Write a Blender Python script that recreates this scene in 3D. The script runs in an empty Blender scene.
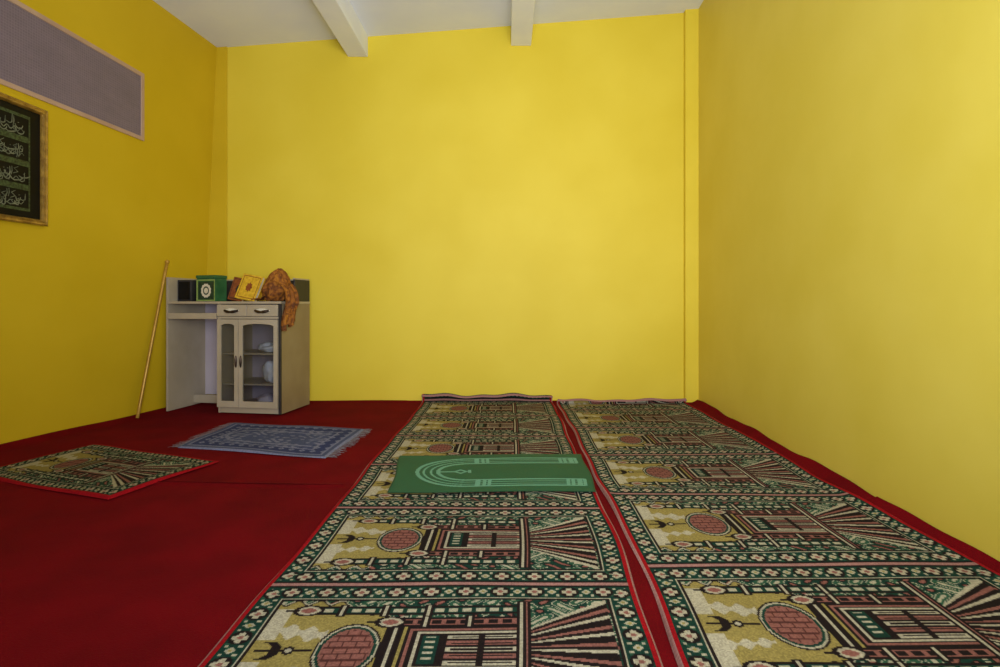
import bpy, math, random
import numpy as np
from mathutils import Vector, Matrix
random.seed(5); rng=np.random.default_rng(5)
sc=bpy.context.scene
sc.view_settings.view_transform='Standard'
F=555.0; CX=506.0; CY=304.0; H=0.9; BY=5.08
COL=sc.collection

# ---------------- materials ----------------
def s2l(c):
    return tuple((x/12.92 if x<=0.04045 else ((x+0.055)/1.055)**2.4) for x in c)
def rgb(r,g,b): return s2l((r/255,g/255,b/255))+(1,)
def new_mat(name):
    m=bpy.data.materials.new(name); m.use_nodes=True
    return m,m.node_tree,m.node_tree.nodes['Principled BSDF']
def mat_noise(name,c1,c2,scale=8,rough=.6,bump=.05,bscale=60,metal=0,spec=.5,detail=6,pos=(.35,.65),bdist=.01,coords='Object'):
    m,nt,b=new_mat(name); N=nt.nodes; L=nt.links
    tc=N.new('ShaderNodeTexCoord')
    n=N.new('ShaderNodeTexNoise'); n.inputs['Scale'].default_value=scale; n.inputs['Detail'].default_value=detail
    r=N.new('ShaderNodeValToRGB'); r.color_ramp.elements[0].color=c1; r.color_ramp.elements[1].color=c2
    r.color_ramp.elements[0].position=pos[0]; r.color_ramp.elements[1].position=pos[1]
    L.new(tc.outputs[coords],n.inputs['Vector']); L.new(n.outputs['Fac'],r.inputs['Fac']); L.new(r.outputs['Color'],b.inputs['Base Color'])
    b.inputs['Roughness'].default_value=rough; b.inputs['Metallic'].default_value=metal
    b.inputs['Specular IOR Level'].default_value=spec
    if bump>0:
        n2=N.new('ShaderNodeTexNoise'); n2.inputs['Scale'].default_value=bscale; n2.inputs['Detail'].default_value=4
        bp=N.new('ShaderNodeBump'); bp.inputs['Strength'].default_value=bump; bp.inputs['Distance'].default_value=bdist
        L.new(tc.outputs[coords],n2.inputs['Vector']); L.new(n2.outputs['Fac'],bp.inputs['Height']); L.new(bp.outputs['Normal'],b.inputs['Normal'])
    return m
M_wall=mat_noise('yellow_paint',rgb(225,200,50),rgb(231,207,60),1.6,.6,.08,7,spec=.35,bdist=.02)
M_wallR=mat_noise('yellow_paint_lit',rgb(221,199,72),rgb(228,207,84),1.6,.55,.08,7,spec=.4,bdist=.02)  # right wall's stronger light put into a paler copy of the yellow
M_wallL=mat_noise('yellow_paint_shaded',rgb(206,174,20),rgb(213,181,28),1.6,.65,.07,7,spec=.3,bdist=.02)  # left side's weaker light put into a darker copy of the yellow
M_ceil=mat_noise('white_ceiling_paint',rgb(224,230,255),rgb(236,241,255),1.2,.8,.1,12)
M_beam=mat_noise('white_beam_paint',rgb(232,237,255),rgb(244,248,255),2,.7,.1,20)
M_carpet=mat_noise('red_carpet',rgb(98,3,11),rgb(112,4,14),4,.95,.7,200,spec=.08,bdist=.005)
M_seam=mat_noise('dark_red_seam_shade',rgb(62,2,8),rgb(84,3,11),20,.95,.3,200,spec=.05)
M_floor=mat_noise('concrete',rgb(120,115,110),rgb(140,135,130),6,.8)
M_desk=mat_noise('beige_laminate',rgb(174,160,134),rgb(184,171,146),5,.45,.03)
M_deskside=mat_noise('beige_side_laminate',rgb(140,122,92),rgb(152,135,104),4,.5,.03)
M_inner=mat_noise('pale_lilac_board',rgb(190,178,186),rgb(202,192,198),3,.6,.02)
M_dark=mat_noise('dark_board',rgb(36,34,36),rgb(52,48,48),6,.5,.03)
M_handle=mat_noise('dark_bronze',rgb(48,34,24),rgb(80,60,40),20,.35,0,metal=.6)
M_gold=mat_noise('gilt_frame',rgb(140,104,36),rgb(186,146,56),26,.4,.7,90,metal=.25,bdist=.006)
M_stick=mat_noise('brass_rod',rgb(176,134,50),rgb(196,154,66),14,.35,.03,metal=.3)
M_ventf=mat_noise('pinkish_frame_paint',rgb(184,150,124),rgb(196,164,138),6,.6,.05)
M_white=mat_noise('white_plastic',rgb(220,224,230),rgb(246,248,250),12,.5,.2,30)
M_paper=mat_noise('paper',rgb(214,204,176),rgb(230,222,200),90,.8,.1)
M_green=mat_noise('green_cover',rgb(34,88,50),rgb(54,110,66),10,.4,.02)
M_dkgreen=mat_noise('dark_green_panel',rgb(24,48,34),rgb(40,70,48),40,.4,.02)
M_ltgreen=mat_noise('light_green',rgb(130,160,80),rgb(160,180,100),30,.4,.02)
M_brown=mat_noise('brown_cover',rgb(124,60,26),rgb(160,86,38),40,.45,.05)
M_yel=mat_noise('yellow_cover',rgb(206,160,30),rgb(238,196,56),40,.45,.03)
M_black=mat_noise('picture_black',rgb(10,9,9),rgb(18,16,15),10,.5,0,spec=.2)
M_pgreen=mat_noise('picture_green',rgb(18,30,24),rgb(66,86,54),70,.4,0)
M_ink=mat_noise('pale_ink',rgb(76,84,70),rgb(126,130,106),30,.5,0)
M_fringe=mat_noise('grey_thread',rgb(116,118,142),rgb(142,144,164),60,.9,0)
def glass_mat():
    m=bpy.data.materials.new('clear_glass'); m.use_nodes=True; nt=m.node_tree; nt.nodes.clear()
    o=nt.nodes.new('ShaderNodeOutputMaterial'); mx=nt.nodes.new('ShaderNodeMixShader'); t=nt.nodes.new('ShaderNodeBsdfTransparent'); g=nt.nodes.new('ShaderNodeBsdfGlossy')
    t.inputs['Color'].default_value=(.6,.62,.65,1); g.inputs['Roughness'].default_value=.08; mx.inputs[0].default_value=.06
    nt.links.new(t.outputs[0],mx.inputs[1]); nt.links.new(g.outputs[0],mx.inputs[2]); nt.links.new(mx.outputs[0],o.inputs['Surface']); return m
M_glass=glass_mat()
def attr_mat(name,rough=.95,bscale=420,bs=.5,sheen=.15,spec=.1):
    m,nt,b=new_mat(name); N=nt.nodes; L=nt.links
    a=N.new('ShaderNodeAttribute'); a.attribute_name='Col'
    tc=N.new('ShaderNodeTexCoord'); n=N.new('ShaderNodeTexNoise'); n.inputs['Scale'].default_value=bscale
    n3=N.new('ShaderNodeTexNoise'); n3.inputs['Scale'].default_value=5
    mp=N.new('ShaderNodeMapRange'); mp.inputs['To Min'].default_value=.8; mp.inputs['To Max'].default_value=1.08
    mx=N.new('ShaderNodeMix'); mx.data_type='RGBA'; mx.blend_type='MULTIPLY'; mx.inputs[0].default_value=1
    L.new(tc.outputs['Object'],n.inputs['Vector']); L.new(tc.outputs['Object'],n3.inputs['Vector'])
    L.new(n3.outputs['Fac'],mp.inputs['Value']); L.new(a.outputs['Color'],mx.inputs[6]); L.new(mp.outputs['Result'],mx.inputs[7]); L.new(mx.outputs[2],b.inputs['Base Color'])
    bp=N.new('ShaderNodeBump'); bp.inputs['Strength'].default_value=bs; bp.inputs['Distance'].default_value=.004
    L.new(n.outputs['Fac'],bp.inputs['Height']); L.new(bp.outputs['Normal'],b.inputs['Normal'])
    b.inputs['Roughness'].default_value=rough; b.inputs['Specular IOR Level'].default_value=spec
    return m
M_rug=attr_mat('woven_rug_pile',bs=.3); M_plas=attr_mat('green_plastic_mat',.6,200,.2,0,.3)
# shawl
def shawl_mat():
    m,nt,b=new_mat('printed_brown_cloth'); N=nt.nodes; L=nt.links
    tc=N.new('ShaderNodeTexCoord'); v=N.new('ShaderNodeTexNoise'); v.inputs['Scale'].default_value=20; v.inputs['Detail'].default_value=3; v.inputs['Distortion'].default_value=1.2
    r=N.new('ShaderNodeValToRGB'); e=r.color_ramp.elements
    e[0].color=rgb(92,48,12); e[0].position=.34; e[1].color=rgb(176,112,26); e[1].position=.7
    x=e.new(.5); x.color=rgb(136,78,16)
    L.new(tc.outputs['Object'],v.inputs['Vector']); L.new(v.outputs['Fac'],r.inputs['Fac']); L.new(r.outputs['Color'],b.inputs['Base Color']); b.inputs['Roughness'].default_value=.85
    return m
M_shawl=shawl_mat()
def lattice_mat():
    m,nt,b=new_mat('grey_lattice'); N=nt.nodes; L=nt.links
    uv=N.new('ShaderNodeUVMap'); mp=N.new('ShaderNodeMapping'); mp.inputs['Scale'].default_value=(84,30,1)
    br=N.new('ShaderNodeTexBrick'); br.offset=0; br.inputs['Scale'].default_value=1; br.inputs['Brick Width'].default_value=1; br.inputs['Row Height'].default_value=1
    br.inputs['Mortar Size'].default_value=.14; br.inputs['Color1'].default_value=rgb(116,102,112); br.inputs['Color2'].default_value=rgb(124,108,118); br.inputs['Mortar'].default_value=rgb(134,118,128)
    n=N.new('ShaderNodeTexNoise'); n.inputs['Scale'].default_value=6; mpr=N.new('ShaderNodeMapRange'); mpr.inputs['To Min'].default_value=.8; mpr.inputs['To Max'].default_value=1.1
    mx=N.new('ShaderNodeMix'); mx.data_type='RGBA'; mx.blend_type='MULTIPLY'; mx.inputs[0].default_value=1
    L.new(uv.outputs[0],n.inputs['Vector']); L.new(n.outputs['Fac'],mpr.inputs['Value'])
    L.new(uv.outputs[0],mp.inputs[0]); L.new(mp.outputs[0],br.inputs['Vector']); L.new(br.outputs['Color'],mx.inputs[6]); L.new(mpr.outputs['Result'],mx.inputs[7]); L.new(mx.outputs[2],b.inputs['Base Color']); b.inputs['Roughness'].default_value=.7
    return m
M_lat=lattice_mat()

# ---------------- helpers ----------------
def link(o,parent=None):
    COL.objects.link(o)
    if parent: o.parent=parent
    return o
def mk(name,verts,faces,mat,parent=None,smooth=False,loc=None):
    me=bpy.data.meshes.new(name)
    verts=[Vector(v) for v in verts]
    if loc is not None: verts=[v-Vector(loc) for v in verts]
    me.from_pydata(verts,[],faces); me.update()
    if mat: me.materials.append(mat)
    o=bpy.data.objects.new(name,me)
    if loc is not None: o.location=loc
    if smooth:
        for p in me.polygons: p.use_smooth=True
    return link(o,parent)
def boxgeo(a,b,off=0):
    x0,y0,z0=a;x1,y1,z1=b
    v=[(x0,y0,z0),(x1,y0,z0),(x1,y1,z0),(x0,y1,z0),(x0,y0,z1),(x1,y0,z1),(x1,y1,z1),(x0,y1,z1)]
    f=[(0,3,2,1),(4,5,6,7),(0,1,5,4),(1,2,6,5),(2,3,7,6),(3,0,4,7)]
    return v,[tuple(i+off for i in q) for q in f]
def boxes(name,lst,mat,parent=None,bev=.002,center=None):
    V=[];Fs=[]
    for a,b in lst:
        v,f=boxgeo(a,b,len(V)); V+=v;Fs+=f
    o=mk(name,V,Fs,mat,parent)
    if bev:
        m=o.modifiers.new('bevel','BEVEL'); m.width=bev; m.segments=2
    return o
def tube(name,pts,rad,mat,parent=None,n=10,loc=None,cap=True):
    pts=[Vector(p) for p in pts]; V=[];Fs=[]
    if not hasattr(rad,'__len__'): rad=[rad]*len(pts)
    for i,p in enumerate(pts):
        t=(pts[min(i+1,len(pts)-1)]-pts[max(i-1,0)]).normalized()
        up=Vector((0,0,1)) if abs(t.z)<.9 else Vector((1,0,0))
        a=t.cross(up).normalized(); b=t.cross(a)
        for k in range(n):
            th=2*math.pi*k/n; V.append(p+(a*math.cos(th)+b*math.sin(th))*rad[i])
    for i in range(len(pts)-1):
        for k in range(n):
            Fs.append((i*n+k,i*n+(k+1)%n,(i+1)*n+(k+1)%n,(i+1)*n+k))
    if cap: Fs.append(tuple(range(n))); Fs.append(tuple((len(pts)-1)*n+k for k in range(n)))
    return mk(name,V,Fs,mat,parent,True,loc)
def meta(o,label,cat,group=None):
    o['label']=label;o['category']=cat
    if group:o['group']=group
def gridgeo(nx,ny,fn):
    V=[fn(i/nx,j/ny) for j in range(ny+1) for i in range(nx+1)]
    Fs=[(j*(nx+1)+i,j*(nx+1)+i+1,(j+1)*(nx+1)+i+1,(j+1)*(nx+1)+i) for j in range(ny) for i in range(nx)]
    return V,Fs

# ---------------- room shell ----------------
def wallL(y,z):
    yb=max(y,2.6)
    b=-2.78-.228*(BY-yb); t=-2.64-.10*(BY-yb)
    return b+(t-b)*z/3.2
def wallR(y): return 1.745-.0265*(BY-y)
def ceilz(x): return 3.243+.0755*(x+2.65)
Y0=-0.6
def struct(o): o['kind']='structure'; return o
V,Fs=gridgeo(30,20,lambda u,v:(wallL(Y0+u*(BY+.1-Y0),v*3.4),Y0+u*(BY+.1-Y0),v*3.4))
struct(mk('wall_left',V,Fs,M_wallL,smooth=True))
V,Fs=gridgeo(20,12,lambda u,v:(wallR(Y0+u*(BY+.1-Y0)),Y0+u*(BY+.1-Y0),v*3.75))
struct(mk('wall_right',V,Fs,M_wallR))
struct(mk('wall_back',*boxgeo((-3.1,BY,-.05),(1.95,BY+.12,3.75)),M_wall))
# unseen wall added behind the viewpoint to keep daylight off the left foreground
struct(mk('wall_light_block',*boxgeo((-4.0,Y0-.12,-.05),(-1.3,Y0,3.75)),M_wallL))
v,f=boxgeo((-3.9,Y0,0),(1.95,BY+.1,.12))
v=[(x,y,(ceilz(x) if z==0 else ceilz(x)+.12)) for x,y,z in v]
struct(mk('ceiling',v,f,M_ceil))
struct(mk('floor',*boxgeo((-3.9,Y0,-.12),(1.95,BY+.1,0)),M_floor))
# corner piers
o=struct(boxes('trim_1',[((1.625,BY-.055,0),(1.80,BY+.02,3.60))],M_wall,bev=.004))
o=struct(boxes('trim_2',[((-2.90,BY-.014,0),(-2.55,BY+.02,3.26))],M_wallL,bev=.003))
# ceiling beams
struct(boxes('trim_3',[((-1.446,Y0,3.161),(-1.263,BY-.0,3.42))],M_beam,bev=.006))
struct(boxes('trim_4',[((.046,Y0,3.262),(.229,BY-.0,3.54))],M_beam,bev=.006))

# ---------------- pixel -> left wall ----------------
def onwall(px,py,off=0):
    Y=4.0
    for _ in range(60):
        z=H+(CY-py)*Y/F
        X=wallL(Y,z)
        Yn=X*F/(px-CX)
        Y=.5*Y+.5*Yn
    return Vector((wallL(Y,H+(CY-py)*Y/F),Y,H+(CY-py)*Y/F))
class Quad:
    def __init__(s,bl,br,tl,tr):
        s.c=[onwall(*p) for p in (bl,br,tl,tr)]
        s.n=((s.c[1]-s.c[0]).cross(s.c[2]-s.c[0])).normalized()
        if s.n.x<0: s.n=-s.n
        s.w=(s.c[1]-s.c[0]).length; s.h=(s.c[3]-s.c[1]).length
        s.o=(s.c[0]+s.c[1]+s.c[2]+s.c[3])/4
    def P(s,u,v,n=0):
        a=s.c[0].lerp(s.c[1],u); b=s.c[2].lerp(s.c[3],u)
        return a.lerp(b,v)+s.n*n-s.o
def frame_mesh(q,name,fw,profile,mat,parent):
    V=[];Fs=[];k=len(profile)
    for d,hh in profile:
        du=d/q.w; dv=d/q.h
        for (u,v) in ((du,dv),(1-du,dv),(1-du,1-dv),(du,1-dv)): V.append(q.P(u,v,hh))
    for i in range(k-1):
        for j in range(4):
            Fs.append((i*4+j,i*4+(j+1)%4,(i+1)*4+(j+1)%4,(i+1)*4+j))
    return mk(name,V,Fs,mat,parent)
def empty(name,loc,rot=0):
    e=bpy.data.objects.new(name,None); e.location=loc; e.rotation_euler=(0,0,rot); e.empty_display_size=.1; return link(e)
# vent window
q=Quad((-60,60),(143,141),(-60,-44),(143,74))
w=empty('window_1',q.o); w['kind']='structure'
frame_mesh(q,'window_frame',.05,[(0,-.01),(0,.012),(.026,.012),(.03,.004)],M_ventf,w)
V,Fs=gridgeo(4,2,lambda u,v:q.P(.010+u*.98,.03+v*.94,.006))
o=mk('lattice_panel',V,Fs,M_lat,w)
uvl=o.data.uv_layers.new(name='UVMap')
for p in o.data.polygons:
    for li in p.loop_indices:
        vi=o.data.loops[li].vertex_index; uvl.data[li].uv=((vi%5)/4,(vi//5)/2)
# picture
q=Quad((-50,213),(44,226),(-50,73),(44,111))
pic=empty('framed_calligraphy',q.o); meta(pic,'ornate gilt-framed calligraphy picture with dark bands hanging on yellow wall','picture')
frame_mesh(q,'picture_frame',.06,[(0,.0),(0,.03),(.008,.038),(.018,.034),(.026,.037),(.034,.022),(.036,.012)],M_gold,pic)
V,Fs=gridgeo(2,2,lambda u,v:q.P(.03+u*.94,.03+v*.94,.012)); mk('picture_backing',V,Fs,M_black,pic)
iu=.10/q.w; iv=.075/q.h
def ladder(u0,u1,vs,hw,n):
    V=[];Fs=[];rows=[]
    for v in vs:
        rows+= [v-hw,v+hw]
    rows[0]=vs[0]; rows[-1]=vs[-1]
    us=[u0,u0+.018,u1-.018,u1]
    for r in rows:
        for u in us: V.append(q.P(u,r,n))
    for i in range(len(rows)-1):
        for j in range(3):
            if i%2==0 or j!=1: Fs.append((i*4+j,i*4+j+1,i*4+4+j+1,i*4+4+j))
    return V,Fs
V,Fs=ladder(iu,1-iu,[iv+(1-2*iv)*k/4 for k in range(5)],.024,.014)
mk('ornament_band',V,Fs,M_pgreen,pic)
def stroke(V,Fs,pts,wd):
    n=len(pts)
    for i,(a,b) in enumerate(pts):
        j0=max(i-1,0);j1=min(i+1,n-1)
        tx=pts[j1][0]-pts[j0][0];ty=pts[j1][1]-pts[j0][1];l=math.hypot(tx,ty) or 1
        t=i/(n-1); ww=wd*.8*(.3+.7*math.sin(math.pi*(.1+.8*t)))
        nx,ny=-ty/l*ww,tx/l*ww
        V.append(q.P((a+nx)/q.w,(b+ny)/q.h,.0165)); V.append(q.P((a-nx)/q.w,(b-ny)/q.h,.0165))
        if i: m=len(V); Fs.append((m-4,m-3,m-1,m-2))
rr=random.Random(11)
rowh=(1-2*iv)/4*q.h
for r in range(4):
    V=[];Fs=[]
    y0=iv*q.h+rowh*(r+.2)
    stroke(V,Fs,[(.13+(q.w-.27)*t/30,y0+rowh*.13+.010*math.sin(t*1.3+r)) for t in range(31)],.0035)
    for layer in range(2):
        x=.13+layer*.013
        while x<q.w-.165:
            typ=rr.choice([0,0,1,1,2,3,4,5]); hgt=rowh*rr.uniform(.30,.42); yy=y0+rowh*(.02+.22*layer)+rr.uniform(-.008,.008)
            if typ==0:
                stroke(V,Fs,[(x+.004,yy+hgt*1.0),(x+.006,yy+hgt*.5),(x,yy)],.0035); w=.012
            elif typ==1:
                rd=rr.uniform(.013,.024)
                stroke(V,Fs,[(x+rd+rd*math.cos(math.pi+math.pi*t/8),yy+hgt*.35+.024*math.sin(math.pi+math.pi*t/8)) for t in range(9)],.0045)
                stroke(V,Fs,[(x+.016,yy+hgt*.55),(x+.024,yy+hgt*.58)],.004); w=rd*1.5
            elif typ==2:
                stroke(V,Fs,[(x+.01+.009*math.cos(2*math.pi*t/8),yy+hgt*.4+.010*math.sin(2*math.pi*t/8)) for t in range(9)],.003); stroke(V,Fs,[(x+.019,yy+hgt*.4),(x+.014,yy),(x-.008,yy-.008)],.004); w=.021
            elif typ==3:
                stroke(V,Fs,[(x,yy+hgt*.15),(x+.02,yy+hgt*.02),(x+.034,yy+hgt*.15),(x+.036,yy+hgt)],.004); w=.040
            elif typ==4:
                stroke(V,Fs,[(x+.03,yy+hgt),(x+.006,yy+hgt*.7),(x+.028,yy+hgt*.35),(x,yy+hgt*.05)],.004); w=.032
            else:
                stroke(V,Fs,[(x,yy+hgt*.1),(x+.02,yy-.004),(x+.05,yy+.002),(x+.07,yy+hgt*.3)],.005); stroke(V,Fs,[(x+.03,yy+hgt*.4),(x+.036,yy+hgt*.43)],.005); w=.045
            x+=w
    mk('calligraphy_line',V,Fs,M_ink,pic)

# ---------------- carpet ----------------
def seam_y(x): return 2.74-.05*(x+1.2)+.006*math.sin(x*6)
def carpet_pt(u,v):
    y=Y0+v*(BY-.004-Y0)
    xl=wallL(y,0)+.008; xr=wallR(y)-.008
    x=xl+u*(xr-xl)
    z=.006
    if x<-.9: z+=.0020*math.sin(x*5+math.sin(y*3)*2)+.0015*math.sin(y*7+x*2)
    dr=xr-x
    if dr<.055: z+=.032*(1-dr/.055)**1.4*(1+.25*math.sin(y*7)*(y>2.5)+.08*math.sin(y*17))
    dl=x-xl
    if dl<.12: z+=.022*(1-dl/.12)**1.5
    db=BY-y
    if db<.08: z+=.012*(1-db/.08)
    if x<-.8: z+=.008*math.exp(-((y-seam_y(x))/.025)**2)
    return (x,y,z)
V,Fs=gridgeo(170,420,carpet_pt)
cp=mk('carpet',V,Fs,M_carpet,smooth=True); meta(cp,'deep red felt carpet covering the whole room floor','carpet')
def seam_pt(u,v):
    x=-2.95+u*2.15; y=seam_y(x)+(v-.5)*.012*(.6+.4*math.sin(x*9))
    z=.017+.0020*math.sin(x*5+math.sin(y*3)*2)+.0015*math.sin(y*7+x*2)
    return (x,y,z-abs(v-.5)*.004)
V,Fs=gridgeo(90,2,seam_pt); mk('seam_shade',V,Fs,M_seam,cp,True)  # dark strip stands in for the shade in the carpet joint

# ---------------- rug rasters ----------------
G=(.075,.205,.165);K=(.11,.08,.08);C=(.68,.65,.55);P=(.53,.34,.30);O=(.57,.51,.28);MG=(.16,.31,.23);R=(.58,.05,.09);PC=(.62,.45,.42)
def panel(W=264,Hh=148):
    x,y=np.meshgrid((np.arange(W)+.5)*264/W,(np.arange(Hh)+.5)*148/Hh); 
    A=np.zeros((Hh,W,3)); A[:]=G
    W=264; Hh=148
    def put(m,c): A[m]=c
    yc=Hh/2
    inn=(x>22)&(x<W-22)&(y>20)&(y<Hh-20)
    n=np.sin(x*.27+1.7*np.sin(y*.22))*np.sin(y*.33+1.5*np.sin(x*.18))
    put(inn,G); put(inn&(n>.1),MG); put(inn&(np.abs(n-.1)<.075),C); put(inn&(n>.8),C); put(inn&(n<-.55),K); put(inn&(n<-.8),P)
    sky=inn&(x<114)
    lim=49-np.maximum(x-60,0)*.42+3.2*np.sin(x*.42)
    put(sky&(np.abs(y-yc)<lim+2.4),C); put(sky&(np.abs(y-yc)<lim+.6),K); put(sky&(np.abs(y-yc)<lim-.8),O)
    put(sky&(x<64)&(np.abs(y-yc-26+x*.2)<5+2.5*np.sin(x*.5)),C)
    put(sky&(x<62)&(np.abs(y-yc+24-x*.1)<3+2.0*np.sin(x*.6)),C)
    put(sky&(x<34)&(np.abs(y-yc)>10)&(np.abs(y-yc)<42),C)
    put((x>26)&(x<60)&(np.abs(y-yc)<1.4),K)
    d=np.hypot(x-33,y-yc); d2=np.hypot(x-28,y-yc); put((d<8.5)&(d2>7.4),K)
    put((np.hypot(x-46,y-yc)<3.8),K); put((np.hypot(x-46,y-yc)<2),C)
    d=np.hypot((x-80)*1.5,(y-yc)*1.16)
    put(d<29,K); put(d<27.4,C); put(d<25.4,G); put(d<23.0,P)
    gg=(np.mod(y-yc+103,5.5)<1.1)|(np.mod(x+(np.mod(np.floor((y-yc+103)/5.5),2)*4),8)<1.1)
    put((d<21.5)&gg,(.32,.18,.16))
    put((x>99)&(x<110)&(np.abs(y-yc)<23),K); put((x>103.5)&(x<106.5)&(np.abs(y-yc)<21),C)
    for sy in (-1,1):
        for oy,x0 in ((40,40),(27,96)):
            c=yc+sy*oy
            put((x>x0)&(x<186)&(np.abs(y-c)<4.8),K); put((x>x0+8)&(x<186)&(np.abs(y-c)<3.4),G if oy==40 else P)
            put((x>x0+10)&(x<184)&(np.abs(y-c)<1.6)&(np.mod(x,9)<6),C if oy==40 else K)
            put(np.hypot((x-x0-4)*.6,y-c)<6.2,K); put(np.hypot((x-x0-4)*.6,y-c)<4.6,C); put((np.hypot((x-x0-4)*.6,y-c)<2.8),P)
            put((x>x0-11)&(x<x0-2)&(np.abs(y-c)<1.1),K)
            for bx in (x0+26,x0+54,x0+82):
                put((np.abs(x-bx)<3.0)&(np.abs(y-c)<7.2)&(bx<165),K); put((np.abs(x-bx)<1.4)&(np.abs(y-c)<6)&(bx<165),C)
    put((x>112)&(x<188)&(np.abs(y-yc)<22),K)
    put((x>114)&(x<186)&(np.abs(y-yc)<20.3),P)
    put((x>116.2)&(x<185)&(np.abs(y-yc)<18.4),K)
    put((x>118.5)&(x<182)&(np.abs(y-yc)<16.6),C)
    put((x>120.5)&(x<182)&(np.abs(y-yc)<14.8),K)
    for k in range(-2,3):
        c=yc+k*5.8
        put((x>138)&(x<180)&(np.abs(y-c)<1.9),P if k%2 else C); put((x>141)&(x<178)&(np.abs(y-c)<.6),K)
    put((x>123)&(x<133)&(np.abs(y-yc)<13),G); put((x>125)&(x<131)&(np.abs(y-yc)<12)&(np.mod(y,5)<2.4),C)
    put((x>157)&(x<161)&(np.abs(y-yc)<15),K)
    put((x>180)&(x<189)&(np.abs(y-yc)<50),K); put((x>182)&(x<183.8)&(np.abs(y-yc)<49),C); put((x>185.6)&(x<187.2)&(np.abs(y-yc)<49),P)
    a=np.arctan2(y-yc,x-158); fan=(x>189)&(x<W-24)&(np.abs(a)<.53)
    ii=np.floor((a+2)/.042).astype(int)%5
    for k,c in enumerate((K,C,K,P,K)): put(fan&(ii==k),c)
    put((x>189)&(x<W-24)&(np.abs(np.abs(a)-.55)<.022),C)
    fr=lambda t0,t1:((x>t0)&(x<W-t0)&(y>t0-1)&(y<Hh-t0+1))&~((x>t1)&(x<W-t1)&(y>t1-1)&(y<Hh-t1+1))
    put(fr(20,21.2),C); put(fr(21.2,23),K)
    B=fr(4,20)
    dist=np.minimum(np.minimum(x,W-x),np.minimum(y,Hh-y)+1)
    hor=(np.minimum(y,Hh-y)+1)<np.minimum(x,W-x)
    al=np.where(hor,x,y+(W-Hh)/2.0); per=np.where(hor,24.0,24.6)
    ph=np.mod(al-W/2+per*50,per)-per/2; dd=dist-12.2
    put(B,G)
    put(B&(np.abs(dd-4.8*np.sin(ph/per*2*np.pi))<1.2)&(np.abs(ph)>5.0),MG)
    put(B&(np.hypot(ph,dd)<6.8),K)
    pe=np.minimum(np.hypot(np.abs(ph)-3.0,dd),np.hypot(ph,np.abs(dd)-3.0))<2.3
    put(B&pe,C); put(B&(np.hypot(ph,dd)<1.8),P)
    e=np.abs(ph)-per/2
    put(B&(np.abs(e)+np.abs(dd)*.8<3.1),C); put(B&(np.abs(e)+np.abs(dd)<1.6),O)
    put(B&(np.abs(np.abs(ph)-per*.33)<1.0)&(np.abs(np.abs(dd)-4.2)<1.4),C)
    put(dist<4.6,K); put(dist<3.4,PC); put(dist<1.3,C)
    return A
def side_edges(A):
    A=A.copy(); W=A.shape[1]
    for i in range(5):
        c=PC if i<2 else R
        A[:,i]=c; A[:,W-1-i]=c
    return A
base=panel()
PW=base.shape[0]
def soften(A,k=.16):
    B=A.copy()
    B[1:-1,1:-1]=(1-k)*A[1:-1,1:-1]+k*.25*(A[:-2,1:-1]+A[2:,1:-1]+A[1:-1,:-2]+A[1:-1,2:])
    return B
base=soften(base,.2)
def jitter(A,s=.10):
    return np.clip(A*(1+s*(rng.random(A.shape[:2])[:,:,None]-.5)*2),0,1)
def rug_mesh(name,A,fn,mat):
    ny,nx,_=A.shape
    U,Vv=np.meshgrid(np.linspace(0,1,nx+1),np.linspace(0,1,ny+1))
    X,Y,Z=fn(U,Vv)
    co=np.stack([X,Y,Z],-1).reshape(-1,3)
    org=np.array([co[:,0].mean(),co[:,1].mean(),0]); co=co-org
    j,i=np.meshgrid(np.arange(ny),np.arange(nx),indexing='ij')
    a=j*(nx+1)+i
    fc=np.stack([a,a+1,a+nx+2,a+nx+1],-1).reshape(-1)
    me=bpy.data.meshes.new(name); nf=nx*ny
    me.vertices.add(len(co)); me.vertices.foreach_set('co',co.astype(np.float32).ravel())
    me.loops.add(nf*4); me.loops.foreach_set('vertex_index',fc.astype(np.int32))
    me.polygons.add(nf); me.polygons.foreach_set('loop_start',(np.arange(nf)*4).astype(np.int32))
    try: me.polygons.foreach_set('loop_total',np.full(nf,4,dtype=np.int32))
    except Exception: pass
    me.update(calc_edges=True)
    ca=me.color_attributes.new('Col','BYTE_COLOR','CORNER')
    col=np.ones((nf,4,4),dtype=np.float32); col[:,:,:3]=A.reshape(nf,1,3)
    ca.data.foreach_set('color_srgb',col.ravel())
    me.materials.append(mat)
    me.polygons.foreach_set('use_smooth',np.ones(nf,dtype=bool))
    o=bpy.data.objects.new(name,me); o.location=org; return link(o)
def edge_drop(U,V,wu,wv):
    d=np.minimum(np.minimum(U,1-U)*wu,np.minimum(V,1-V)*wv)
    return np.clip(d/.008,0,1)
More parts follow.
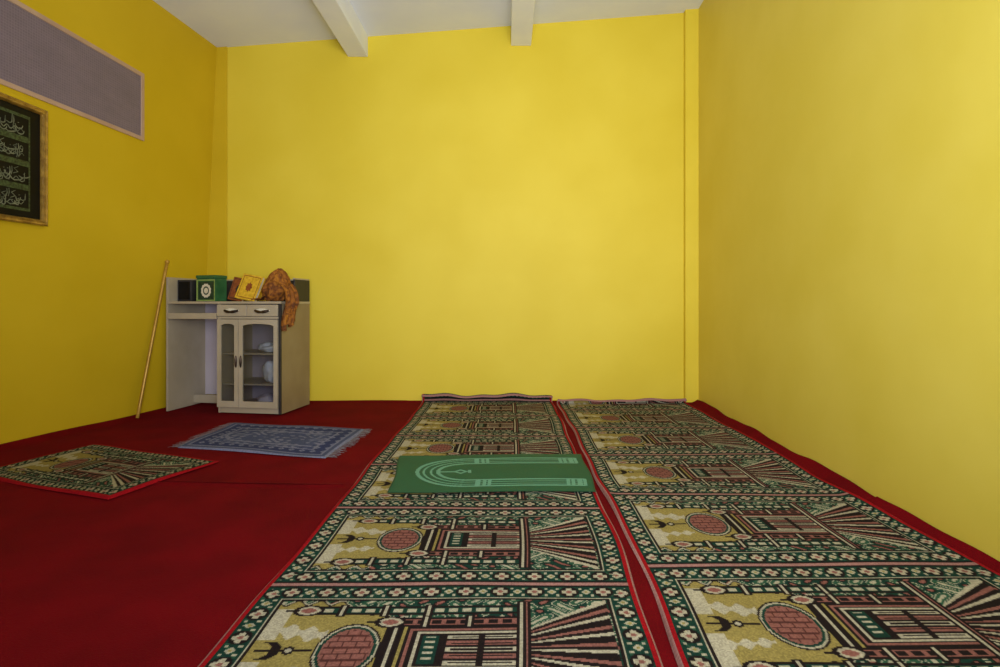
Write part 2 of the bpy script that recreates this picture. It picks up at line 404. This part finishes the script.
def runner(x0,x1,ystart,per,yend,seed,rad,up_right=0,nearl=0,nearr=0,endtrim=True):
    rows=int(round((yend-ystart)/per*PW))
    npan=int(math.ceil(rows/PW)); A=np.concatenate([base]*npan,0)[:rows]
    A=jitter(side_edges(A))
    if endtrim: A[-4:]=PC; A[-8:-4]=R
    else: A[-2:]=PC
    Lr=rad*1.25*math.pi
    def fn(U,V):
        S=ystart+V*(yend-ystart)
        nr=np.clip((2.3-S)/.92,0,1.6)**1.5
        X=x0+nearl*nr+U*(x1+nearr*nr-x0-nearl*nr)
        ytan=yend-Lr
        th=np.clip(S-ytan,0,None)/rad
        th=np.clip(th,0,1.25*math.pi)
        rr_=rad*(1+.15*np.sin(X*9+seed)+.10*np.sin(X*21))
        Y=np.minimum(S,ytan)+rr_*np.sin(th)
        wob=.007*np.sin(Y*3.1+seed)+.004*np.sin(Y*9+seed*2)
        X=X+wob*(np.abs(U-.5)*2)
        Z=.018+.003*np.sin(S*4+X*3+seed)+.0018*np.sin(S*13+X*6)*np.sin(X*5+seed)
        e=np.clip(1-np.minimum(U,1-U)*(x1-x0)/.05,0,1)
        Z=Z+.007*e*np.clip(np.sin(S*5.3+seed*3),0,1)
        Z=.009+(Z-.009)*edge_drop(U,V,x1-x0,yend-ystart)
        if up_right:
            Z=Z+up_right*np.clip(1-(1-U)*(x1-x0)/.08,0,1)**1.5*(.6+.4*np.sin(S*6))
        Z=Z+rr_*(1-np.cos(th))
        return X,Y,Z
    return rug_mesh('prayer_rug_runner',A,fn,M_rug)
r1=runner(-.756,.425,1.747-2*.6566,.6566,5.13,1.0,.033,0,0,-.035,False)
meta(r1,'long green, pink and gold prayer rug runner beside bare carpet','rug','patterned prayer rug runners')
r2=runner(.462,1.607,1.878-2*.69,.69,4.98,2.3,.02,.012,-.036,0)
meta(r2,'long green, pink and gold prayer rug runner along the wall','rug','patterned prayer rug runners')

def flat_rug(name,corn,A,mat,z0=.016,amp=.003,seed=0,low=.008):
    a,b,c,d=[np.array(p) for p in corn]
    wu=np.linalg.norm(b-a); wv=np.linalg.norm(d-a)
    def fn(U,V):
        X=(1-U)*(1-V)*a[0]+U*(1-V)*b[0]+U*V*c[0]+(1-U)*V*d[0]
        Y=(1-U)*(1-V)*a[1]+U*(1-V)*b[1]+U*V*c[1]+(1-U)*V*d[1]
        X=X+.006*np.sin(V*7+seed); Y=Y+.008*np.sin(U*6+seed*2)
        Z=z0+amp*np.sin(X*7+Y*5+seed)+amp*.6*np.sin(Y*11-X*8+seed)
        Z=low+(Z-low)*edge_drop(U,V,wu,wv)
        return X,Y,Z
    return rug_mesh(name,A,fn,mat)
# small patterned rug
A=base.copy()*np.array([.92,.92,.86])
for i in range(5):
    A[i]=R;A[-1-i]=R;A[:,i]=R;A[:,-1-i]=R
o=flat_rug('prayer_rug',[(-2.79,2.88),(-1.81,2.51),(-1.62,3.12),(-2.60,3.49)],jitter(A),M_rug,z0=.0215,seed=1,low=.012)
meta(o,'small olive and black prayer rug with red edging on carpet','rug')
# blue mat
W,Hh=200,132
x,y=np.meshgrid(np.arange(W)+.5,np.arange(Hh)+.5); dist=np.minimum(np.minimum(x,W-x),np.minimum(y,Hh-y))
B1=(.30,.33,.46);B2=(.47,.48,.58);B3=(.22,.25,.40)
A=np.zeros((Hh,W,3));A[:]=B1
n=np.sin(x*.28+2*np.sin(y*.24))*np.sin(y*.32+2*np.sin(x*.18))
A[n>.4]=B2;A[n<-.5]=B3
b=(dist<26); A[b]=B3; A[b&(np.abs(np.mod(x,14)-7)+np.abs(np.mod(y,14)-7)<5)]=B2; A[b&(np.abs(np.mod(x,14)-7)+np.abs(np.mod(y,14)-7)<2)]=B1
A[(dist<29)&(dist>26)]=B2; A[(dist<11)&(dist>8)]=B2; A[(dist<8)]=B1; A[dist<3]=B2
arch=(np.abs(y-66)<28)&(x>60)&(x<166); A[arch&(n<.3)]=B1
A[(np.abs(np.abs(y-66)-28)<1.8)&(x>60)&(x<166)]=B2; d=np.hypot(x-60,y-66); A[(np.abs(d-28)<1.8)&(x<60)]=B2
A=soften(A,.4)
bc=[(-2.03,3.43),(-1.04,3.20),(-1.0,3.93),(-2.02,4.13)]
bm=flat_rug('blue_prayer_mat',bc,jitter(A,.1),M_rug,z0=.0195,seed=3,amp=.003,low=.0115)
meta(bm,'faded blue woven prayer mat with fringed ends on red carpet','mat')
def fringe(e0,e1,out,par,n=55):
    V=[];Fs=[]
    e0=Vector(e0+(0,));e1=Vector(e1+(0,));out=Vector(out+(0,))
    r=random.Random(1); loc=Vector(par.location)
    d=(e1-e0).normalized()
    for k in range(n):
        p=e0.lerp(e1,(k+.5)/n); tip=p+out*(.6+.7*r.random())+d*(r.random()-.5)*.03
        w=d*.0036; b=len(V)
        for pt,z in ((p,.016),(p.lerp(tip,.5),.016),(tip,.0125)):
            for s in (-1,1):
                V.append(Vector((pt.x+w.x*s,pt.y+w.y*s,z))-loc)
        Fs+=[(b,b+1,b+3,b+2),(b+2,b+3,b+5,b+4)]
    o=mk('fringe',V,Fs,M_fringe,par); o['kind']='stuff'; return o
fringe(bc[0],bc[3],(-.06,0.0),bm); fringe(bc[1],bc[2],(.055,0.0),bm)
# green mat
W,Hh=240,156
x,y=np.meshgrid(np.arange(W)+.5,np.arange(Hh)+.5); yc=Hh/2
g0=(.0,.33,.24);g1=(.38,.62,.53);g2=(.0,.27,.20)
A=np.zeros((Hh,W,3));A[:]=g0
dist=np.minimum(np.minimum(x,W-x),np.minimum(y,Hh-y)); A[dist<2]=g2
for oy,t in ((34,2.2),(42,1.4),(50,1.2),(57,2.2)):
    A[(np.abs(np.abs(y-yc)-oy)<t)&(x>84)&(x<230)]=g1
for cx_,t in ((102,3),(110,1.6),(116,1.6),(210,1.6),(216,1.6),(224,3),(230,1.6)):
    A[(np.abs(np.abs(y-yc)-45.5)<13)&(np.abs(x-cx_)<t)]=g1
d=np.hypot((x-90)*.9,(y-yc))
for rr_,t in ((34,2.2),(42,1.2),(50,1.2),(57,2.2)):
    A[(np.abs(d-rr_)<t)&(x<92)]=g1
A[(np.abs(y-yc)<1.6)&(x>54)&(x<72)]=g1; A[(np.abs(x-80)+np.abs(y-yc)<10)]=g1; A[(np.abs(x-80)+np.abs(y-yc)<5)]=g0; A[(np.abs(x-91)<1.6)&(np.abs(y-yc)<6)]=g1
o=flat_rug('green_prayer_mat',[(-.545,2.575),(.425,2.585),(.44,3.235),(-.61,3.205)],jitter(A,.05),M_plas,z0=.0268,amp=.0004,seed=5,low=.0258)
meta(o,'thin teal-green prayer mat with pale arch print on patterned runner','mat')

# ---------------- desk ----------------
ang=-math.radians(8); DW,DD,DT=1.01,.475,.905
DO=(-2.800,4.571,.016)
desk=empty('computer_desk',DO,ang)
meta(desk,'beige laminate desk with knee space, two drawers and glass-door cabinet','desk')
T=.018; DV=.46
boxes('side_panel',[((0,0,0),(T,DD,1.105))],M_desk,desk)
boxes('side_panel',[((DV,.012,.0),(DV+T,DD-.01,DT-.02))],M_desk,desk)
o=boxes('side_panel',[((DW-T,.018,0),(DW,DD,DT-.02))],M_deskside,desk)
boxes('edge_strip',[((DW-T,0,0),(DW+.001,.0178,DT-.02))],M_dark,desk,.001)
boxes('desktop',[((T,-.008,DT-.02),(DW+.004,DD,DT))],M_desk,desk,.004)
boxes('back_panel',[((T,DD-.02,.07),(DV,DD-.01,DT-.02))],M_inner,desk,0)
boxes('back_panel',[((DV+T,DD-.02,.03),(DW-T,DD-.01,DT-.02))],M_inner,desk,0)
boxes('keyboard_tray',[((T+.004,.0,.765),(DV-.004,.30,.78))],M_desk,desk)
boxes('keyboard_tray_front',[((T+.004,-.008,.762),(DV-.004,-.0005,.81))],M_desk,desk)
boxes('plinth',[((DV+T,.02,0),(DW-T,DD-.025,.045))],M_desk,desk)
boxes('footrest',[((T,.30,.02),(DV,.32,.09))],M_desk,desk)
boxes('shelf',[((DV+T,.05,.47),(DW-T,DD-.022,.483))],M_desk,desk)
boxes('shelf',[((DV+T,.05,.22),(DW-T,DD-.022,.233))],M_desk,desk)
# hutch
boxes('back_board',[((T,DD-.03,DT),(DW-.014,DD-.015,1.09))],M_dark,desk)
boxes('hutch_side',[((DW-.014,.22,DT),(DW,DD,1.09))],M_dark,desk)
boxes('hutch_rim',[((T,DD-.04,1.09),(DW,DD-.005,1.102))],M_desk,desk)
boxes('hutch_end_rim',[((DW-.016,.215,1.09),(DW+.001,DD-.04,1.102))],M_desk,desk)
def drawer(x0,x1):
    d=boxes('drawer',[((x0,-.012,.785),(x1,.006,.878))],M_desk,desk,.004)
    boxes('drawer_box',[((x0+.02,.006,.79),(x1-.02,.35,.86))],M_inner,d,0)
    cx=(x0+x1)/2; cz=.832
    pts=[(cx-.06+ .12*t/10,-.016-.018*math.sin(math.pi*t/10),cz-.012*math.sin(math.pi*t/10)) for t in range(11)]
    tube('handle',pts,[.008+.004*abs(math.sin(math.pi*t/5)) for t in range(11)],M_handle,d,8)
    V=[(cx+.06*math.cos(2*math.pi*k/20)*(1+.15*math.cos(k*math.pi/2.5)),-.0135,cz+.017*math.sin(2*math.pi*k/20)) for k in range(20)]
    mk('handle_plate',V,[tuple(range(20))],M_paper,d)
drawer(DV+.003,.724); drawer(.728,DW-T-.002)
boxes('rail',[((DV+.003,-.004,.765),(DW-T,.012,.782))],M_desk,desk)
def door(x0,x1,hx):
    z0,z1=.05,.76; fr=.034
    cx=(x0+x1)/2; hw=(x1-x0)/2-fr
    V=[];Fs=[]
    zi0,zi1=z0+.05,z1-.035
    N=10
    pts_in=[(x0+fr,zi0),(x1-fr,zi0)]+[(cx+hw*math.cos(math.pi*k/N),zi1-.02+.02*math.sin(math.pi*k/N)) for k in range(N+1)]
    pts_out=[(x0,z0),(x1,z0)]+[ (x1,z1) if k==0 else ((x0,z1) if k==N else (cx+(x1-x0)/2*(1-2*k/N),z1)) for k in range(N+1)]
    m=len(pts_in)
    for yy in (-.012,.006):
        V+=[(p[0],yy,p[1]) for p in pts_out]; V+=[(p[0],yy,p[1]) for p in pts_in]
    for k in range(m):
        k2=(k+1)%m
        Fs.append((k,k2,m+k2,m+k)); Fs.append((2*m+k,3*m+k,3*m+k2,2*m+k2))
        Fs.append((k,2*m+k,2*m+k2,k2)); Fs.append((m+k,m+k2,3*m+k2,3*m+k))
    d=mk('door',V,Fs,M_desk,desk)
    mk('glass_pane',[(x0+fr-.005,-.003,zi0-.005),(x1-fr+.005,-.003,zi0-.005),(x1-fr+.005,-.003,zi1+.004),(x0+fr-.005,-.003,zi1+.004)],[(0,1,2,3)],M_glass,d)
    V=[(hx+.011*math.cos(2*math.pi*k/16),-.0135,.42+.05*math.sin(2*math.pi*k/16)) for k in range(16)]
    V2=[(hx+.007*math.cos(2*math.pi*k/16),-.022,.42+.04*math.sin(2*math.pi*k/16)) for k in range(16)]
    mk('handle',V+V2,[(k,(k+1)%16,16+(k+1)%16,16+k) for k in range(16)]+[tuple(range(16,32))],M_handle,d,True)
door(DV+.006,.650,.632); door(.654,DW-T-.002,.674)

Rz=Matrix.Rotation(ang,4,'Z'); D0=Matrix.Translation(DO)@Rz
def dw(x,y,z): return D0@Vector((x,y,z))
def crumple(name,c,size,mat,seed):
    V=[];n1,n2=24,14
    for j in range(n2+1):
        th=math.pi*j/n2
        for i in range(n1):
            ph=2*math.pi*i/n1
            r=1+.16*math.sin(3*ph+seed+2*th)+.12*math.sin(5*th+seed*2+ph*2)+.07*math.sin(7*ph-3*th)
            z=math.cos(th)*r
            z=max(z,-.75)
            V.append((size[0]*math.sin(th)*math.cos(ph)*r,size[1]*math.sin(th)*math.sin(ph)*r,size[2]*z))
    Fs=[(j*n1+i,j*n1+(i+1)%n1,(j+1)*n1+(i+1)%n1,(j+1)*n1+i) for j in range(n2) for i in range(n1)]
    o=mk(name,V,Fs,mat,None,True); o.location=dw(*c); o.rotation_euler=(0,0,ang); return o
o=crumple('plastic_bag',(.85,.18,.2335+.075),(.08,.08,.1),M_white,1); meta(o,'crumpled white plastic bag on cabinet shelf behind glass','bag')
o=crumple('folded_cloth',(.83,.18,.4835+.033),(.11,.08,.04),M_white,2); meta(o,'folded pale cloth on upper cabinet shelf behind glass','cloth')
o=crumple('folded_cloth',(.80,.18,.0465+.035),(.11,.09,.045),M_inner,4); meta(o,'folded greyish cloth at the bottom of cabinet','cloth')
def book(name,w,h,t,mc,loc,tilt,yaw,label,orn=None,roll=0,mc2=None):
    e=empty(name,dw(*loc)); e.rotation_euler=(tilt,roll,ang+yaw); meta(e,label,'book')
    boxes('cover',[((-w/2,0,0),(-w/2+.004,t,h)),((-w/2+.003,0,0),(w/2,.003,h)),((-w/2+.003,t-.003,0),(w/2,t,h))],mc,e,.0)
    boxes('pages',[((-w/2+.005,.0035,.004),(w/2-.004,t-.0035,h-.004))],M_paper,e,0)
    if orn:
        V=[];Fs=[]
        def ring(pts,s):
            b=len(V)
            for px,pz in pts: V.append((px,-.0012,h/2+(pz-h/2)))
            for px,pz in pts: V.append((px*s,-.0012,h/2+(pz-h/2)*s))
            m=len(pts)
            for i in range(m): Fs.append((b+i,b+(i+1)%m,b+m+(i+1)%m,b+m+i))
        ring([(-w*.42,h*.06),(w*.42,h*.06),(w*.42,h*.94),(-w*.42,h*.94)],.94)
        mk('cover_border',V,Fs,orn,e)
        k=.17
        V=[(w*k*math.cos(2*math.pi*i/16)*(1 if i%2==0 else .72),-.0014,h/2+h*k*1.2*math.sin(2*math.pi*i/16)*(1 if i%2==0 else .72)) for i in range(16)]
        mk('cover_medallion',V,[tuple(range(16))],orn,e)
    return e
book('book',.13,.20,.03,M_brown,(.462,.22,DT+.012),math.radians(-14),math.radians(2),'brown hardback book leaning upright on desk',M_dark,math.radians(10))
book('book',.185,.22,.035,M_yel,(.605,.14,DT+.018),math.radians(-18),math.radians(-2),'ornate yellow-gold hardback book leaning back on desk',M_brown,math.radians(11))
book('book',.14,.20,.02,M_yel,(.66,.30,DT+.008),math.radians(-12),0,'yellow book standing behind the gold one on desk',M_brown,math.radians(5))
# dark box at the end of the desk
e=empty('speaker_box',dw(.092,.10,DT+.001)); e.rotation_euler=(0,0,ang); meta(e,'small black box standing at the end of the desk','box')
boxes('body',[((-.068,0,0),(.06,.12,.18))],M_dark,e,.004)
boxes('front_panel',[((-.055,-.004,.015),(.048,-.0005,.165))],M_black,e,.002)
# green box
e=empty('gift_box',dw(.270,.12,DT+.001)); e.rotation_euler=(0,0,ang+math.radians(-10)); meta(e,'glossy green box with round white emblem and yellow trim on desk','box')
bw,bd,bh=.205,.12,.195
boxes('body',[((-bw/2,0,0),(bw/2,bd,bh-.002))],M_green,e,.004)
boxes('lid',[((-bw/2-.004,-.004,bh-.002),(bw/2+.004,bd+.004,bh+.025))],M_green,e,.006)
boxes('front_panel',[((-bw/2+.022,-.003,.014),(bw/2-.012,-.0008,bh-.03))],M_dkgreen,e,0)
x0,x1,z0,z1=-bw/2+.004,bw/2-.004,.004,bh-.012; s=.009
V=[(x0,-.0035,z0),(x1,-.0035,z0),(x1,-.0035,z1),(x0,-.0035,z1),(x0+s*2,-.0035,z0+s),(x1-s,-.0035,z0+s),(x1-s,-.0035,z1-s),(x0+s*2,-.0035,z1-s)]
mk('trim',V,[(0,1,5,4),(1,2,6,5),(2,3,7,6),(3,0,4,7)],M_ltgreen,e)
k=24
V=[(.006+.05*math.cos(2*math.pi*i/k)*(1+.12*(i%2)),-.0045,.09+.055*math.sin(2*math.pi*i/k)*(1+.12*(i%2))) for i in range(k)]
V+=[(.006+.032*math.cos(2*math.pi*i/k),-.0045,.09+.036*math.sin(2*math.pi*i/k)) for i in range(k)]
mk('emblem',V,[(i,(i+1)%k,k+(i+1)%k,k+i) for i in range(k)],M_paper,e)
mk('emblem_heart',[(.006+.022*math.cos(2*math.pi*i/12),-.0045,.09+.024*math.sin(2*math.pi*i/12)) for i in range(12)],[tuple(range(12))],M_paper,e)
# shawl: bunched heap with a drape over the desk side and a flat tail
V=[];Fs=[]
n1,n2=72,40
cxs,cys,czs=.925,.095,DT+.122
for j in range(n2+1):
    th=math.pi*j/n2
    for i in range(n1):
        ph=2*math.pi*i/n1
        r=1+.06*math.sin(7*ph+3*th)+.04*math.sin(11*ph-4*th+1)+.05*math.sin(4*ph+6*th)+.05*abs(math.sin(5*ph+2*th))
        zx=math.cos(th)
        wdt=1.0+ .18*(-zx)
        V.append((cxs+.092*math.sin(th)*math.cos(ph)*r*wdt+.02*zx, cys+.105*math.sin(th)*math.sin(ph)*r*wdt, max(DT+.006,czs+.14*zx*(1+.4*(r-1)))))
for j in range(n2):
    for i in range(n1): Fs.append((j*n1+i,j*n1+(i+1)%n1,(j+1)*n1+(i+1)%n1,(j+1)*n1+i))
def sheet(fn,nu,nv,th):
    b=len(V)
    for side in (0,1):
        for j in range(nv+1):
            for i in range(nu+1):
                p=fn(i/nu,j/nv); V.append((p[0]+(th if side else 0)*p[3],p[1],p[2]+(th if side else 0)*(1-p[3])))
    m=(nu+1)*(nv+1)
    for j in range(nv):
        for i in range(nu):
            a=b+j*(nu+1)+i
            Fs.append((a,a+1,a+nu+2,a+nu+1)); Fs.append((m+a,m+a+nu+1,m+a+nu+2,m+a+1))
    for j in range(nv):
        for i in (0,nu):
            a=b+j*(nu+1)+i; Fs.append((a,a+nu+1,m+a+nu+1,m+a))
    for i in range(nu):
        for j in (0,nv):
            a=b+j*(nu+1)+i; Fs.append((a,a+1,m+a+1,m+a))
def drape(u,v):
    y=-.015+.21*v+ (.02*math.sin(u*5))
    f=.010*math.sin(v*22+u*4)+.006*math.sin(v*41-u*5)
    if u<.42:
        k=u/.42; a=k*math.pi/2
        x=.93+.118*math.sin(a); z=DT+.16*math.cos(a)**.8
        return (x+f*k,y,z+f*(1-k)*.6,k)
    k=(u-.42)/.58
    L=.225*(1-.22*v+.08*math.sin(v*12))
    return (1.048+f*1.1-.012*k,y+.02*k*(.5-v),DT-L*k,1)
sheet(drape,44,44,.006)
def tail(u,v):
    x=.755+.13*u; y=-.0+.14*v+.02*math.sin(u*5)
    return (x,y,DT+.007+.012*abs(math.sin(u*5+v*7))+.03*u*u,0)
sheet(tail,18,18,.006)
o=mk('shawl',V,Fs,M_shawl,None,True); o.matrix_world=D0.copy()
meta(o,'crumpled orange-brown printed shawl draped over the desk corner','cloth')

# stick
pts=[Vector((-2.86,4.306,.016)).lerp(Vector((-2.80,4.585,1.24)),t/12) for t in range(13)]
st=empty('curtain_rod',pts[0]); meta(st,'thin brass-coloured rod leaning on yellow wall beside desk','rod')
L0=Vector(pts[0])
tube('shaft',[p-L0 for k,p in enumerate(pts)],.0115,M_stick,st,12)
tip=[pts[-1]-L0+Vector((0,0,-.005)),pts[-1]-L0+Vector((0,.003,.008)),pts[-1]-L0+Vector((.0,.004,.018)),pts[-1]-L0+Vector((0,.005,.024))]
tube('knob',tip,[.012,.016,.015,.006],M_stick,st,12)

# ---------------- light ----------------
w=bpy.data.worlds.new('World'); sc.world=w; w.use_nodes=True
w.node_tree.nodes['Background'].inputs['Color'].default_value=(.76,.85,1,1)
w.node_tree.nodes['Background'].inputs['Strength'].default_value=.62
def area(loc,tgt,sx,sy,e,c,spread=180):
    l=bpy.data.lights.new('light','AREA'); l.shape='RECTANGLE'; l.size=sx; l.size_y=sy; l.energy=e; l.color=c; l.spread=math.radians(spread)
    o=bpy.data.objects.new('daylight_fill_lamp',l); o.location=loc; o.rotation_euler=(Vector(tgt)-Vector(loc)).to_track_quat('-Z','Y').to_euler(); link(o); return o
area((.35,-.5,1.6),(0.35,5,1.9),1.5,1.5,50,(1,.98,.98),108)
area((.1,-.3,1.0),(-.2,2.6,3.6),1.4,.8,76,(.68,.79,1))  # added upward fill to brighten the ceiling, no real lamp there
# ---------------- camera ----------------
cam=bpy.data.cameras.new('camera'); co=bpy.data.objects.new('camera',cam); link(co)
co.location=(0,0,H); co.rotation_euler=(math.pi/2,0,0)
cam.sensor_width=36; cam.lens=F*36/1000; cam.shift_x=-(CX-500)/1000; cam.shift_y=-(333.5-CY)/1000; cam.clip_start=.05
sc.camera=co
